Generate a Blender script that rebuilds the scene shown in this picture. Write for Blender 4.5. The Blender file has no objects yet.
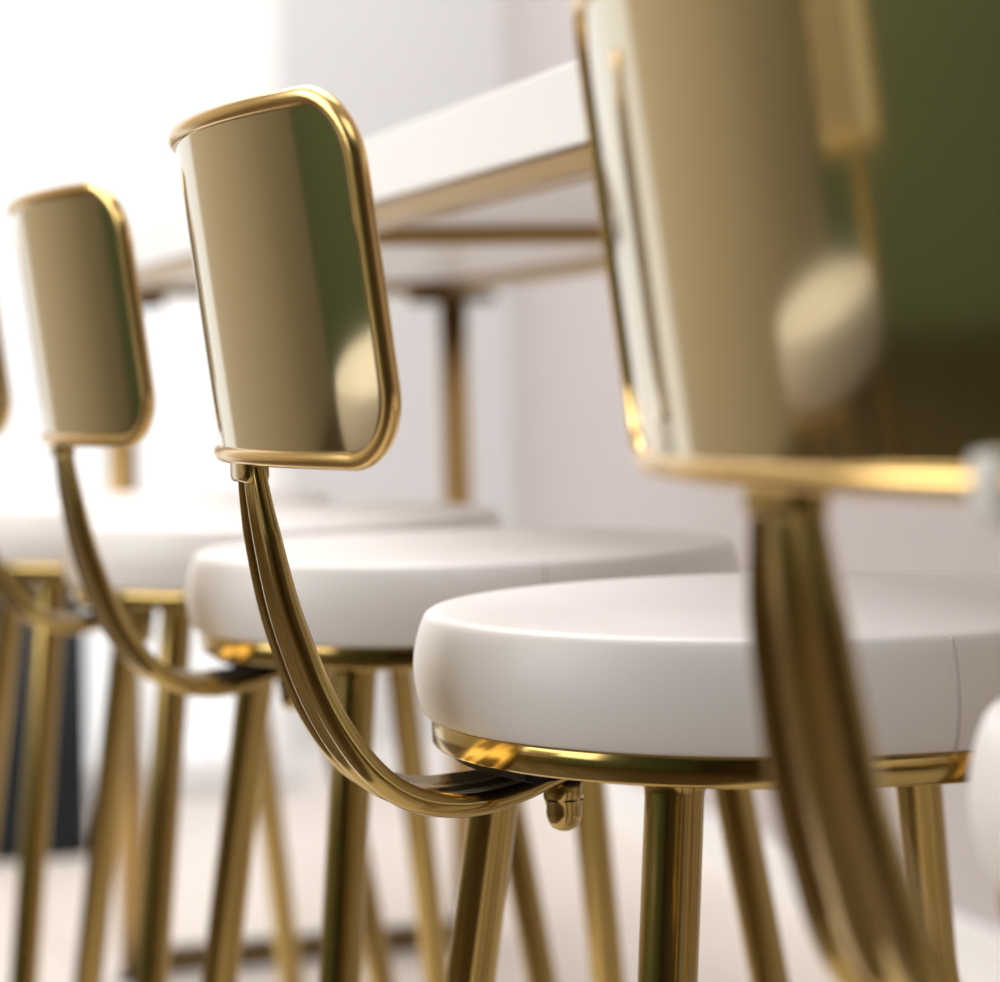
import bpy, bmesh, math, random
from mathutils import Vector, Matrix
random.seed(4)
scene = bpy.context.scene
COL = scene.collection
PI = math.pi

# ------------------------------------------------------------------ helpers
def obj(name, bm, mat, parent=None, smooth=True):
    bmesh.ops.recalc_face_normals(bm, faces=bm.faces)
    me = bpy.data.meshes.new(name)
    bm.to_mesh(me); bm.free()
    me.materials.append(mat)
    for p in me.polygons:
        p.use_smooth = smooth
    o = bpy.data.objects.new(name, me)
    COL.objects.link(o)
    if parent is not None:
        o.parent = parent
    return o

def bevel(o, w, seg=3):
    m = o.modifiers.new('bevel', 'BEVEL'); m.width = w; m.segments = seg; m.limit_method = 'ANGLE'
    m.harden_normals = False
    return o

def thing(name, label, cat, loc=(0, 0, 0), rz=0.0, group=None):
    o = bpy.data.objects.new(name, None); COL.objects.link(o)
    o.empty_display_size = .1
    o.location = loc; o.rotation_euler = (0, 0, rz)
    o['label'] = label; o['category'] = cat
    if group: o['group'] = group
    return o

def struct(o):
    o['kind'] = 'structure'
    return o

def add_box(bm, x0, x1, y0, y1, z0, z1, M=None):
    vs = [Vector((x, y, z)) for x in (x0, x1) for y in (y0, y1) for z in (z0, z1)]
    if M is not None: vs = [M @ v for v in vs]
    v = [bm.verts.new(p) for p in vs]
    for f in ((0, 1, 3, 2), (4, 6, 7, 5), (0, 4, 5, 1), (2, 3, 7, 6), (0, 2, 6, 4), (1, 5, 7, 3)):
        bm.faces.new([v[i] for i in f])

def box_bm(*a, M=None):
    bm = bmesh.new(); add_box(bm, *a, M=M); return bm

def lathe(bm, prof, n=96, center=(0, 0), a0=0.0, a1=2*PI):
    """prof: list of (r,z). Full revolve; r==0 ends are closed by a pole."""
    full = abs(a1 - a0 - 2*PI) < 1e-6
    m = n if full else n + 1
    rings = []
    for r, z in prof:
        if r < 1e-9:
            rings.append([bm.verts.new((center[0], center[1], z))])
        else:
            rings.append([bm.verts.new((center[0] + r*math.cos(a0 + (a1-a0)*k/n), center[1] + r*math.sin(a0 + (a1-a0)*k/n), z)) for k in range(m)])
    for A, B in zip(rings, rings[1:]):
        for k in range(n):
            k2 = (k + 1) % m
            if len(A) == 1 and len(B) == 1: continue
            if len(A) == 1: bm.faces.new((A[0], B[k], B[k2]))
            elif len(B) == 1: bm.faces.new((A[k], B[0], A[k2]))
            else: bm.faces.new((A[k], B[k], B[k2], A[k2]))
    return rings

def sweep(bm, pts, radius, n=16, closed=False):
    """round tube along pts, parallel transport frames; radius number or list"""
    pts = [Vector(p) for p in pts]; N = len(pts)
    rad = radius if isinstance(radius, (list, tuple)) else [radius]*N
    tans = []
    for i in range(N):
        a = pts[(i-1) % N] if (closed or i > 0) else pts[i]
        b = pts[(i+1) % N] if (closed or i < N-1) else pts[i]
        tans.append((b-a).normalized())
    ref = Vector((0, 0, 1)) if abs(tans[0].z) < .9 else Vector((1, 0, 0))
    nrm = (ref - tans[0]*ref.dot(tans[0])).normalized()
    rings = []
    for i in range(N):
        nrm = (nrm - tans[i]*nrm.dot(tans[i])).normalized()
        bi = tans[i].cross(nrm)
        rings.append([bm.verts.new(pts[i] + rad[i]*(math.cos(2*PI*k/n)*nrm + math.sin(2*PI*k/n)*bi)) for k in range(n)])
    for i in range(N if closed else N-1):
        A, B = rings[i], rings[(i+1) % N]
        for k in range(n):
            bm.faces.new((A[k], A[(k+1) % n], B[(k+1) % n], B[k]))
    if not closed:
        bm.faces.new(rings[0][::-1]); bm.faces.new(rings[-1])

def smooth_path(pts, sub=8):
    """Catmull-Rom through 2-D/3-D tuples"""
    P = [Vector(p) for p in pts]; out = []
    for i in range(len(P)-1):
        p0 = P[max(i-1, 0)]; p1 = P[i]; p2 = P[i+1]; p3 = P[min(i+2, len(P)-1)]
        for s in range(sub):
            t = s/sub
            out.append(.5*((2*p1) + (-p0+p2)*t + (2*p0-5*p1+4*p2-p3)*t*t + (-p0+3*p1-3*p2+p3)*t**3))
    out.append(P[-1])
    return out

# ------------------------------------------------------------------ materials
def mat(name, col, rough=.5, metal=0.0, spec=.5, coat=0.0):
    m = bpy.data.materials.new(name); m.use_nodes = True
    b = m.node_tree.nodes['Principled BSDF']
    b.inputs['Base Color'].default_value = (*col, 1); b.inputs['Roughness'].default_value = rough
    b.inputs['Metallic'].default_value = metal; b.inputs['Specular IOR Level'].default_value = spec
    b.inputs['Coat Weight'].default_value = coat
    return m

def add_noise(m, scale, amount, rough_amt=0.0, bump=0.0, bump_scale=200.0, dist=.0005):
    nt = m.node_tree; b = nt.nodes['Principled BSDF']
    tc = nt.nodes.new('ShaderNodeTexCoord')
    if amount or rough_amt:
        nz = nt.nodes.new('ShaderNodeTexNoise'); nz.inputs['Scale'].default_value = scale; nz.inputs['Detail'].default_value = 4
        nt.links.new(tc.outputs['Object'], nz.inputs['Vector'])
        if amount:
            c = b.inputs['Base Color'].default_value[:3]
            mx = nt.nodes.new('ShaderNodeMix'); mx.data_type = 'RGBA'
            mx.inputs['A'].default_value = (*[x*(1-amount) for x in c], 1)
            mx.inputs['B'].default_value = (*[min(1, x*(1+amount)) for x in c], 1)
            nt.links.new(nz.outputs['Fac'], mx.inputs['Factor']); nt.links.new(mx.outputs['Result'], b.inputs['Base Color'])
        if rough_amt:
            r = b.inputs['Roughness'].default_value
            mr = nt.nodes.new('ShaderNodeMapRange'); mr.inputs['To Min'].default_value = max(0, r-rough_amt); mr.inputs['To Max'].default_value = r+rough_amt
            nt.links.new(nz.outputs['Fac'], mr.inputs['Value']); nt.links.new(mr.outputs['Result'], b.inputs['Roughness'])
    if bump:
        nb = nt.nodes.new('ShaderNodeTexNoise'); nb.inputs['Scale'].default_value = bump_scale; nb.inputs['Detail'].default_value = 3
        nt.links.new(tc.outputs['Object'], nb.inputs['Vector'])
        bp = nt.nodes.new('ShaderNodeBump'); bp.inputs['Strength'].default_value = bump; bp.inputs['Distance'].default_value = dist
        nt.links.new(nb.outputs['Fac'], bp.inputs['Height']); nt.links.new(bp.outputs['Normal'], b.inputs['Normal'])
    return m

def emit(name, col, s):
    m = bpy.data.materials.new(name); m.use_nodes = True
    nt = m.node_tree; nt.nodes.clear()
    e = nt.nodes.new('ShaderNodeEmission'); e.inputs['Color'].default_value = (*col, 1); e.inputs['Strength'].default_value = s
    o = nt.nodes.new('ShaderNodeOutputMaterial'); nt.links.new(e.outputs[0], o.inputs[0])
    return m

GOLD = add_noise(mat('polished_gold', (.47, .335, .115), .15, 1.0), 14, .04, .04)
GOLDP = add_noise(mat('mirror_gold', (.53, .455, .285), .08, 1.0), 8, .03, .02)
GOLDR = add_noise(mat('rim_gold', (.74, .51, .20), .20, 1.0), 14, .03, .03)
GOLDT = add_noise(mat('table_gold', (.42, .28, .11), .30, 1.0), 14, .04, .04)
LEATHER = add_noise(mat('white_leather', (.82, .79, .78), .42), 20, .02, .05, .25, 900, .0004)
SEAM = mat('seam_thread', (.62, .59, .58), .6)
BRONZE = mat('dark_bronze', (.14, .10, .05), .4, 1.0)
BLACK = mat('black_rubber', (.008, .008, .010), .55, spec=.2)
BOARD = add_noise(mat('black_board', (.02, .018, .016), .7), 30, .2)
TABLE = add_noise(mat('white_top', (.86, .86, .86), .35), 5, .01)
PLASTIC = mat('pale_plastic', (.93, .92, .87), .4)
BIN = add_noise(mat('charcoal_bin', (.008, .012, .014), .6, spec=.25), 20, .1)

def wallmat(name, col):
    return add_noise(mat(name, col, .8, spec=.2), 3, .015, 0, .12, 120, .001)
W_END = wallmat('paint_end', (.67, .68, .69))
W_SIDE = wallmat('paint_side', (.53, .49, .487))
W_GREEN = wallmat('paint_green', (.20, .255, .15))
W_TAN = wallmat('paint_tan', (.66, .57, .42))
W_BACK = wallmat('paint_back', (.10, .075, .045))
CEIL = wallmat('paint_ceiling', (.85, .84, .83))
FRAME = mat('white_frame', (.85, .85, .85), .4)

FLOOR = mat('floor_tile', (.80, .74, .70), .45)
def floor_nodes(m):
    nt = m.node_tree; b = nt.nodes['Principled BSDF']
    tc = nt.nodes.new('ShaderNodeTexCoord')
    br = nt.nodes.new('ShaderNodeTexBrick')
    br.offset = 0; br.inputs['Scale'].default_value = 1
    br.inputs['Brick Width'].default_value = .8; br.inputs['Row Height'].default_value = .8
    br.inputs['Mortar Size'].default_value = .003
    br.inputs['Color1'].default_value = (.75, .69, .64, 1); br.inputs['Color2'].default_value = (.73, .67, .62, 1)
    br.inputs['Mortar'].default_value = (.60, .55, .51, 1)
    nt.links.new(tc.outputs['Object'], br.inputs['Vector'])
    # dark planks in the part of the room behind the stools, pale tiles under the table
    pl = nt.nodes.new('ShaderNodeTexBrick'); pl.inputs['Scale'].default_value = 1
    pl.inputs['Brick Width'].default_value = 1.4; pl.inputs['Row Height'].default_value = .14; pl.inputs['Mortar Size'].default_value = .002
    pl.inputs['Color1'].default_value = (.085, .055, .028, 1); pl.inputs['Color2'].default_value = (.065, .042, .020, 1)
    pl.inputs['Mortar'].default_value = (.03, .02, .01, 1)
    nt.links.new(tc.outputs['Object'], pl.inputs['Vector'])
    sx = nt.nodes.new('ShaderNodeSeparateXYZ'); nt.links.new(tc.outputs['Object'], sx.inputs[0])
    gt = nt.nodes.new('ShaderNodeMath'); gt.operation = 'GREATER_THAN'; gt.inputs[1].default_value = -.62
    nt.links.new(sx.outputs['X'], gt.inputs[0])
    mx = nt.nodes.new('ShaderNodeMix'); mx.data_type = 'RGBA'
    nt.links.new(gt.outputs[0], mx.inputs['Factor']); nt.links.new(pl.outputs['Color'], mx.inputs['A']); nt.links.new(br.outputs['Color'], mx.inputs['B'])
    nt.links.new(mx.outputs['Result'], b.inputs['Base Color'])
floor_nodes(FLOOR)

# ------------------------------------------------------------------ camera
ZC = .816
cam = bpy.data.cameras.new('camera'); co = bpy.data.objects.new('camera', cam); COL.objects.link(co)
cam.sensor_width = 36; cam.sensor_fit = 'HORIZONTAL'
cam.lens = 2594.8*36/1000
cam.shift_y = -(491-374.26)/1000
co.location = (0, 0, ZC)
co.rotation_euler = (Matrix.Rotation(PI/2, 3, 'X') @ Matrix.Rotation(-.0253, 3, 'Z')).to_euler()
cam.dof.use_dof = True; cam.dof.focus_distance = 1.19; cam.dof.aperture_fstop = 5.6
cam.clip_start = .01
scene.camera = co

# ------------------------------------------------------------------ room frame: local x = facing of the stools (d), local y = along the row (r)
TH0 = .3028
N0 = Vector((.052, 1.496, 0))
RM = Matrix.Translation(N0) @ Matrix.Rotation(TH0, 4, 'Z')
ROOM = dict(d0=-4.9, d1=1.10, r0=-4.0, r1=3.62, h=2.9)
def place(o):
    o.matrix_world = RM
    return o
D0, D1, R0, R1, HH = ROOM['d0'], ROOM['d1'], ROOM['r0'], ROOM['r1'], ROOM['h']
T = .12
place(struct(obj('floor', box_bm(D0-T, D1+T, R0-T, R1+T, -.1, 0), FLOOR, smooth=False)))
place(struct(obj('ceiling', box_bm(D0-T, D1+T, R0-T, R1+T, HH, HH+.1), CEIL, smooth=False)))
place(struct(obj('wall_right', box_bm(D1, D1+T, R0-T, R1+T, 0, HH), W_SIDE, smooth=False)))
place(struct(obj('wall_left', box_bm(D0-T, D0, R0-T, R1+T, 0, HH), W_GREEN, smooth=False)))
place(struct(obj('wall_back', box_bm(D0, D1, R0-T, R0, 0, HH), W_BACK, smooth=False)))
# far wall with a tall window opening
WA, WB, WZ0, WZ1 = -1.10, .64, .03, 2.70
bm = bmesh.new()
add_box(bm, WB, D1, R1, R1+T, 0, HH)
add_box(bm, WA, WB, R1, R1+T, 0, WZ0); add_box(bm, WA, WB, R1, R1+T, WZ1, HH)
place(struct(obj('wall_far', bm, W_END, smooth=False)))
place(struct(obj('wall_far', box_bm(D0, WA, R1, R1+T, 0, HH), W_TAN, smooth=False)))
bm = bmesh.new()
f = .04
add_box(bm, WA, WA+f, R1+.02, R1+.09, WZ0, WZ1); add_box(bm, WB-f, WB, R1+.02, R1+.09, WZ0, WZ1)
add_box(bm, WA+f, WB-f, R1+.02, R1+.09, WZ0, WZ0+f); add_box(bm, WA+f, WB-f, R1+.02, R1+.09, WZ1-f, WZ1)
add_box(bm, .196, .208, R1+.02, R1+.09, WZ0+f, WZ1-f)
win = place(struct(obj('window_1', bm, FRAME, smooth=False)))
SKY = emit('bright_daylight', (1.0, .98, .97), 1.05)
p = obj('pane', box_bm(WA+f, .196, R1+.05, R1+.056, WZ0+f, WZ1-f), SKY, win, False)
p2 = obj('pane', box_bm(.208, WB-f, R1+.05, R1+.056, WZ0+f, WZ1-f), SKY, win, False)
place(struct(obj('baseboard_far', box_bm(WB, D1, R1-.012, R1, 0, .08), FRAME, smooth=False)))
place(struct(obj('baseboard_right', box_bm(D1-.012, D1, R0, R1-.012, 0, .08), FRAME, smooth=False)))

# soft area lights: overhead light, plus fills and a left wash added to brighten
def area(name, d, r, z, sx, sy, power, col):
    l = bpy.data.lights.new(name, 'AREA'); l.shape = 'RECTANGLE'; l.size = sx; l.size_y = sy
    l.energy = power; l.color = col
    o = bpy.data.objects.new(name, l); COL.objects.link(o)
    o.matrix_world = RM @ Matrix.Translation((d, r, z))
    return o
area('ceiling_fill', -.2, 1.7, HH-.03, 1.4, 3.4, 66, (1, .965, .95))
def wash(name, d, r, z, td, tr, tz, sx, sy, power, col):
    o = area(name, 0, 0, 0, sx, sy, power, col)
    v = (RM.to_3x3() @ Vector((td-d, tr-r, tz-z))).normalized()
    o.matrix_world = Matrix.Translation(RM @ Vector((d, r, z))) @ v.to_track_quat('-Z', 'Y').to_matrix().to_4x4()
area('ceiling_fill', -.9, -2.3, HH-.03, 2.4, 1.6, 22, (.97, .985, 1))  # unseen fill added behind the camera to lighten the cushion sides facing it
area('ceiling_fill', -3.4, 2.0, HH-.03, 1.2, 1.8, 34, (1, .97, .94))  # unseen fill added to even out the tan wall mirrored in the backrests
wash('left_wash', -2.3, .7, 2.55, .1, .9, .9, 2.3, 3.6, 88, (1, .975, .965))  # unseen area light added on the left to brighten the white table edge

w = bpy.data.worlds.new('world'); scene.world = w; w.use_nodes = True
w.node_tree.nodes['Background'].inputs['Color'].default_value = (.9, .95, 1, 1)
w.node_tree.nodes['Background'].inputs['Strength'].default_value = .4

# ------------------------------------------------------------------ bar stool (local: x = facing, z up from floor)
Z = lambda h: ZC + h
def build_stool(label, key=None, dh=0.0, ub=-.2795, SH=.0065):
    s = thing('bar_stool', label, 'stool', group='gold bar stools in a row along the table')
    # cushion
    zt, zb = Z(-.1159), Z(-.1674)
    prof = [(0, zt+.0012), (.06, zt+.0011), (.12, zt+.0008), (.160, zt+.0003), (.176, zt-.0002), (.1815, zt-.0009), (.1838, zt-.0022), (.1852, zt-.0042),
            (.1869, zt-.0085), (.1886, zt-.0140), (.1900, zt-.0210), (.1906, zt-.0275), (.1903, zt-.0340), (.1893, zt-.0405), (.1878, zt-.0460), (.1862, zt-.0500),
            (.1848, zb), (.175, zb-.0002), (0, zb-.0002)]
    bm = bmesh.new(); lathe(bm, prof, 128); cu = obj('cushion', bm, LEATHER, s)
    # side seam, a stitched line down the cushion side
    bm = bmesh.new(); a = math.radians(267)
    sweep(bm, [((r+.0001)*math.cos(a), (r+.0001)*math.sin(a), z) for r, z in prof[6:17]], .0009, 8); obj('seam', bm, SEAM, cu)
    # metal ring under the cushion
    zr = Z(-.1821)
    bm = bmesh.new(); R = .182
    rp = [(R-.004, zb), (R-.0010, zb-.0002), (R, zb-.0016), (R, zr+.0016), (R-.0010, zr+.0002), (R-.0020, zr), (R-.005, zr), (R-.006, zr+.001), (R-.006, zb-.001), (R-.004, zb)]
    lathe(bm, rp, 128); obj('seat_ring', bm, GOLD, s)
    bm = bmesh.new(); lathe(bm, [(0, zb-.0004), (.1755, zb-.0004), (.1755, zr+.003), (0, zr+.003)], 96); obj('seat_board', bm, BOARD, s, False)
    # legs
    for ang in (134, 226.5, 43, 327):
        a = math.radians(ang); c, sn = math.cos(a), math.sin(a); tn = .17
        top = Vector((.1648*c, .1648*sn, Z(-.1795)))
        def at(z): 
            k = (top.z - z)*tn
            return Vector((top.x + k*c, top.y + k*sn, z))
        bm = bmesh.new()
        path = [at(top.z - (top.z-.012)*i/14) for i in range(15)]
        sweep(bm, [at(top.z-.0015), at(top.z-.0030), at(top.z-.0045), at(top.z-.0065), at(top.z-.0090)] + path[1:], [.0158, .0148, .0141, .0135, .0132] + [.0132]*14, 32); lg = obj('leg', bm, GOLD, s)
        bm = bmesh.new(); e = at(.012); e2 = at(.0)
        sweep(bm, [at(.022), at(.012), at(.002), at(.0)], [.0146, .0146, .0144, .0125], 24); obj('rubber_foot', bm, BLACK, lg)
    # back stem: formed strap with rolled edges and a raised middle rib
    key = key or [(-.2742, -.0335), (-.2742, -.0420), (-.2720, -.0600), (-.2685, -.0800), (-.2635, -.1030), (-.2578, -.1220), (-.2505, -.1420), (-.2420, -.1600), (-.2305, -.1775),
           (-.2180, -.1900), (-.2030, -.1975), (-.1850, -.2005), (-.1670, -.1995), (-.1500, -.1965), (-.1350, -.1930), (-.1180, -.1905)]
    path = smooth_path([(u, 0, h) for u, h in key], 5)
    n = len(path); secs = []
    def lerp(x, xs, ys):
        for i in range(len(xs)-1):
            if x <= xs[i+1]:
                return ys[i] + (ys[i+1]-ys[i])*max(0, (x-xs[i])/(xs[i+1]-xs[i]))
        return ys[-1]
    L = [0]
    for i in range(1, n): L.append(L[-1] + (path[i]-path[i-1]).length)
    bm = bmesh.new(); rings = []
    for i, pnt in enumerate(path):
        t = (path[min(i+1, n-1)] - path[max(i-1, 0)]).normalized()
        nr = Vector((t.z, 0, -t.x))        # outward = rear / below
        if i < 2: nr = Vector((-1, 0, 0))
        if nr.x > 0 and i < n//2: nr = -nr
        q = L[i]/L[-1]
        W = lerp(q, [0, .03, .14, .35, .60, .80, .88, .95, 1], [.034, .036, .052, .061, .070, .067, .056, .040, .024])/2
        b = lerp(q, [0, .10, .32, .60, .80, .90, 1], [.0036, .0040, .0055, .0066, .0062, .0048, .0030])   # rolled edge radius
        th = b*.45
        ring = []
        def add(v, k): ring.append(bm.verts.new(pnt + Vector((0, v, 0)) + nr*k))
        # rear / lower side from far (+v) to near (-v), then front side back again
        m = 9
        for k in range(m):                # far bead
            a = math.radians(-60 + 240*k/(m-1))
            add(W - b + b*math.cos(a), b*math.sin(a))
        vi = W - 2*b
        for x in (.93, .72, .42): add(vi*x, th)
        for x, k in ((.30, th+b*.12), (.20, th+b*.42), (.07, th+b*.62), (-.07, th+b*.62), (-.20, th+b*.42), (-.30, th+b*.12)): add(vi*x, k)
        for x in (-.42, -.72, -.93): add(vi*x, th)
        for k in range(m):
            a = math.radians(0 + 240*k/(m-1))
            add(-(W - b) + b*math.cos(a), b*math.sin(a))
        for x in (-.9, -.5, -.25, 0, .25, .5, .9): add(vi*x, -th + (.0018 if abs(x) < .2 else 0))
        rings.append(ring)
    for A, B in zip(rings, rings[1:]):
        for k in range(len(A)):
            bm.faces.new((A[k], A[(k+1) % len(A)], B[(k+1) % len(A)], B[k]))
    for r_ in (rings[0], rings[-1]):
        bm.faces.new(r_)
    for v in bm.verts: v.co.z += ZC
    st = obj('back_stem', bm, GOLD, s)
    # black mounting pad under the ring and the domed nut that hangs from it
    bm = bmesh.new()
    for_pts = [(.112, Z(-.1815)), (.1725, Z(-.1815)), (.1745, Z(-.1835)), (.1735, Z(-.1868)), (.168, Z(-.1885)), (.112, Z(-.1885)), (.112, Z(-.1815))]
    rg = lathe(bm, for_pts[:-1], 24, a0=math.radians(180-20), a1=math.radians(180+20))
    nn = len(rg[0])
    for k in range(nn-1): bm.faces.new((rg[-1][k], rg[0][k], rg[0][k+1], rg[-1][k+1]))
    bm.faces.new([r[0] for r in rg]); bm.faces.new([r[-1] for r in rg])
    pd = obj('mounting_pad', bm, BLACK, s, False)
    bm = bmesh.new(); c = (-.124, 0)
    lathe(bm, [(0, Z(-.188)), (.0112, Z(-.188)), (.0112, Z(-.1975)), (0, Z(-.1975))], 24, c); wsh = obj('washer', bm, BLACK, s, False)
    bm = bmesh.new()
    lathe(bm, [(0, Z(-.197)), (.0096, Z(-.197)), (.0104, Z(-.1985)), (.0104, Z(-.2050)), (.0095, Z(-.2070))], 6, c)
    lathe(bm, [(.0094, Z(-.2068)), (.0086, Z(-.2095)), (.0088, Z(-.2130)), (.0080, Z(-.2170)), (.0060, Z(-.2200)), (.003, Z(-.2216)), (0, Z(-.222))], 24, c)
    nut = obj('domed_nut', bm, GOLD, s, True)
    # curved backrest panel with a tube rim
    hb_, ht, W, RC, cr = -.0350+dh, .1190+dh, .1645, .379, .031
    ut = ub - .0189
    def P(v, t, off=0.0):
        h = hb_ + (ht-hb_)*t
        v = v + SH
        u = ub + (ut-ub)*t + v*v/(2*RC)
        return Vector((u + off, v, Z(h)))
    Hh = ht - hb_
    ts, ext = [], []
    K = 10
    for k in range(K+1):
        a = PI/2*k/K
        ts.append(cr*(1-math.cos(a))/Hh); ext.append(W - cr + cr*math.sin(a))
    mid = [cr/Hh + (1-2*cr/Hh)*k/8 for k in range(1, 8)]
    ts += mid; ext += [W]*7
    for k in range(K, -1, -1):
        a = PI/2*k/K
        ts.append(1 - cr*(1-math.cos(a))/Hh); ext.append(W - cr + cr*math.sin(a))
    bm = bmesh.new(); NV = 48; sides = []
    for off in (-.0011, .0011):
        g = [[bm.verts.new(P(e*(2*j/NV-1), t, off)) for j in range(NV+1)] for t, e in zip(ts, ext)]
        for A, B in zip(g, g[1:]):
            for j in range(NV): bm.faces.new((A[j], A[j+1], B[j+1], B[j]))
        sides.append(g)
    a, b = sides
    def loop(g): return [g[0][j] for j in range(NV+1)] + [r[-1] for r in g[1:]] + [g[-1][j] for j in range(NV-1, -1, -1)] + [r[0] for r in g[-2:0:-1]]
    la, lb = loop(a), loop(b)
    for k in range(len(la)):
        k2 = (k+1) % len(la)
        bm.faces.new((la[k], la[k2], lb[k2], lb[k]))
    pn = obj('backrest', bm, GOLDP, s)
    # rim path round the outline
    path = []
    def seg(v0, t0, v1, t1, n):
        for k in range(n): path.append(P(v0+(v1-v0)*k/n, t0+(t1-t0)*k/n))
    def corner(cv, ct, a0):
        for k in range(12):
            a = math.radians(a0 + 90*k/12)
            path.append(P(cv + cr*math.cos(a), ct + cr*math.sin(a)/Hh))
    c0 = cr/Hh
    seg(-W+cr, 0, W-cr, 0, 40); corner(W-cr, c0, -90)
    seg(W, c0, W, 1-c0, 16); corner(W-cr, 1-c0, 0)
    seg(W-cr, 1, -W+cr, 1, 40); corner(-W+cr, 1-c0, 90)
    seg(-W, 1-c0, -W, c0, 16); corner(-W+cr, c0, 180)
    bm = bmesh.new(); sweep(bm, path, .0042, 16, True); obj('rim', bm, GOLDR, pn)
    # small clamp that grips the lower rim on top of the stem
    bm = bmesh.new()
    add_box(bm, ub-.002, ub+.0105, -.0165, .0165, Z(-.0475+dh), Z(-.0325+dh))
    ck = bevel(obj('rim_clamp', bm, GOLD, s), .003, 3)
    return s

def copy_tree(o, parent=None):
    c = o.copy(); COL.objects.link(c)
    if parent is not None: c.parent = parent
    for ch in list(o.children): copy_tree(ch, c)
    return c

spots = [  # x, y, yaw, turn of the legs under the seat, label
    (.1436, 1.2964, .3163, 0, 'gold bar stool with white seat in sharp focus, domed nut hanging under its seat'),
    (-.0280, 1.7871, .3400, 0, 'gold bar stool whose smaller backrest stands whole at left, behind the sharply focused stool'),
    (-.1900, 2.2400, .2900, 0, 'gold bar stool with white seat whose backrest is just cut by left photo edge'),
    (-.3600, 2.6100, .3300, 0, 'farthest gold bar stool, white seat at left photo edge, its backrest outside the frame'),
]
proto = build_stool(spots[0][4])
for i, (x, y, a, turn, lb) in enumerate(spots):
    o = proto if i == 0 else copy_tree(proto)
    o.location = (x, y, 0); o.rotation_euler = (0, 0, a); o['label'] = lb
    for ch in o.children:
        if ch.name.split('.')[0] == 'leg': ch.rotation_euler = (0, 0, math.radians(turn))
# the nearest stool: its stem is bent a little straighter
near = build_stool('nearest gold bar stool, large blurred backrest at upper right with pale clip on rim',
    [(-.2802, -.0290), (-.2795, -.0420), (-.2780, -.0620), (-.2755, -.0830), (-.2728, -.1000), (-.2693, -.1190), (-.2653, -.1345), (-.2610, -.1485), (-.2560, -.1635),
     (-.2490, -.1770), (-.2370, -.1890), (-.2180, -.1975), (-.1930, -.2005), (-.1670, -.1990), (-.1500, -.1965), (-.1350, -.1930), (-.1180, -.1905)], .0045, -.2840, .0025)
near.location = (.3401, .8322, 0); near.rotation_euler = (0, 0, .3716)
# one more stool of the same kind stands in the room to the left; the curved backs mirror it
far = copy_tree(proto); far.location = (-.98, 1.27, 0); far.rotation_euler = (0, 0, .45)
del far['group']
far['label'] = 'gold bar stool outside the frame, seen only as a pale reflection in the curved backs'
# pale clip on the lower rim of the nearest stool
def rim_clip(parent, v):
    u = -.2840 + v*v/(2*.379)
    bm = bmesh.new()
    sl = v/.379
    M = Matrix.Translation((u, v, Z(-.0305))) @ Matrix.Rotation(-sl, 4, 'Z')
    add_box(bm, -.0062, .0062, -.0052, .0052, -.0105, .0080, M)
    o = bevel(obj('rim_clip', bm, PLASTIC, parent), .002, 3)
    o['label'] = 'pale plastic clip'
rim_clip(near, -.098)

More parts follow.
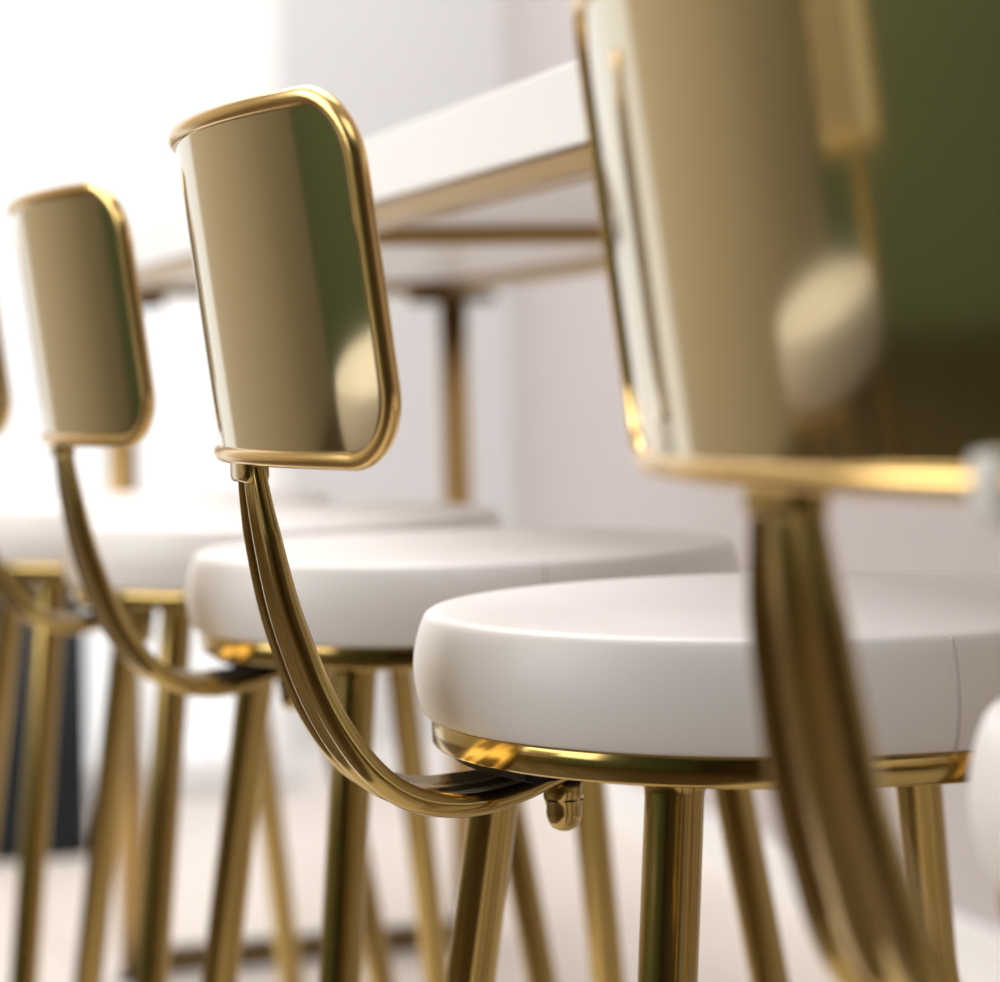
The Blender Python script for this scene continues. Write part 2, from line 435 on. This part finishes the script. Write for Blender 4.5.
# ------------------------------------------------------------------ bar table
ZU = ZC + .1325
tb = thing('bar_table', 'long narrow white-topped bar table on a gold metal frame above the row of seats', 'table')
tb.matrix_world = RM
LA, LB, DW = -.62, 2.36, .56
bm = box_bm(0, DW, LA, LB, ZU, ZU+.049); bevel(obj('tabletop', bm, TABLE, tb, False), .002, 2)
def bar(name, *a, w=.002, m=None):
    return bevel(obj(name, box_bm(*a), m or GOLDT, tb, False), w, 2)
bar('front_rail', .005, .037, LA+.06, LB-.06, ZU-.016, ZU)
bar('back_rail', DW-.05, DW-.02, LA+.06, LB-.06, ZU-.016, ZU)
FR = (-.46, 2.12)
bar('cross_bar', .062, DW-.05, .80, .83, ZU-.016, ZU)
for r in FR:
    bar('cross_bar', .062, DW-.05, r-.015, r+.015, ZU-.016, ZU)
    legs = []
    for d in (.065, DW-.020):
        bm = bmesh.new()
        sweep(bm, [(d, r, ZU-.02), (d, r, .30), (d, r, .004)], .0205, 28)
        lg = obj('leg', bm, GOLDT, tb)
        bm = bmesh.new(); lathe(bm, [(0, ZU-.016), (.062, ZU-.016), (.064, ZU-.018), (.064, ZU-.028), (.062, ZU-.030), (0, ZU-.030)], 40, (d, r))
        obj('mounting_plate', bm, BRONZE, lg)
        bm = bmesh.new(); lathe(bm, [(0, .008), (.024, .008), (.026, .004), (.026, 0), (0, 0)], 32, (d, r)); obj('rubber_foot', bm, BLACK, lg)
    bar('stretcher', .065, DW-.035, r-.012, r+.012, .008, .044, m=BRONZE)

# ------------------------------------------------------------------ dark bin on the floor by the far wall
def px(x, y_, Y):   # direction helper for the far floor
    a = x-500; b = y_-374.26
    return Y*(a-b*.0253)/2594.8
bn = thing('floor_bin', 'dark charcoal waste bin on the pale floor behind the farthest stool', 'bin', (px(28, 700, 4.55), 4.55, 0), TH0)
bm = bmesh.new()
def rrect(hw, hd, r, z, k=6):
    out = []
    for cx, cy, a0 in ((hw-r, hd-r, 0), (-hw+r, hd-r, 90), (-hw+r, -hd+r, 180), (hw-r, -hd+r, 270)):
        for i in range(k+1):
            a = math.radians(a0+90*i/k); out.append(bm.verts.new((cx+r*math.cos(a), cy+r*math.sin(a), z)))
    return out
lay = [rrect(.086, .086, .012, 0), rrect(.090, .090, .014, .006), rrect(.094, .094, .014, .46), rrect(.090, .090, .012, .46), rrect(.084, .084, .012, .02)]
for A, B in zip(lay, lay[1:]):
    for k in range(len(A)): bm.faces.new((A[k], A[(k+1) % len(A)], B[(k+1) % len(A)], B[k]))
bm.faces.new(lay[0]); bm.faces.new(lay[-1])
obj('bin_body', bm, BIN, bn)
bm = bmesh.new()
lay = [rrect(.098, .098, .016, .452), rrect(.098, .098, .016, .468), rrect(.088, .088, .012, .468), rrect(.088, .088, .012, .452)]
for A, B in zip(lay, lay[1:] + lay[:1]):
    for k in range(len(A)): bm.faces.new((A[k], A[(k+1) % len(A)], B[(k+1) % len(A)], B[k]))
obj('bin_rim', bm, BIN, bn)

# ------------------------------------------------------------------ colour management
vs = scene.view_settings
scene.display_settings.display_device = 'sRGB'
vs.view_transform = 'Standard'; vs.look = 'None'; vs.gamma = 1; vs.use_curve_mapping = False
vs.exposure = 0.2
scene.cycles.max_bounces = 10; scene.cycles.diffuse_bounces = 6; scene.cycles.glossy_bounces = 6
scene.cycles.use_denoising = True
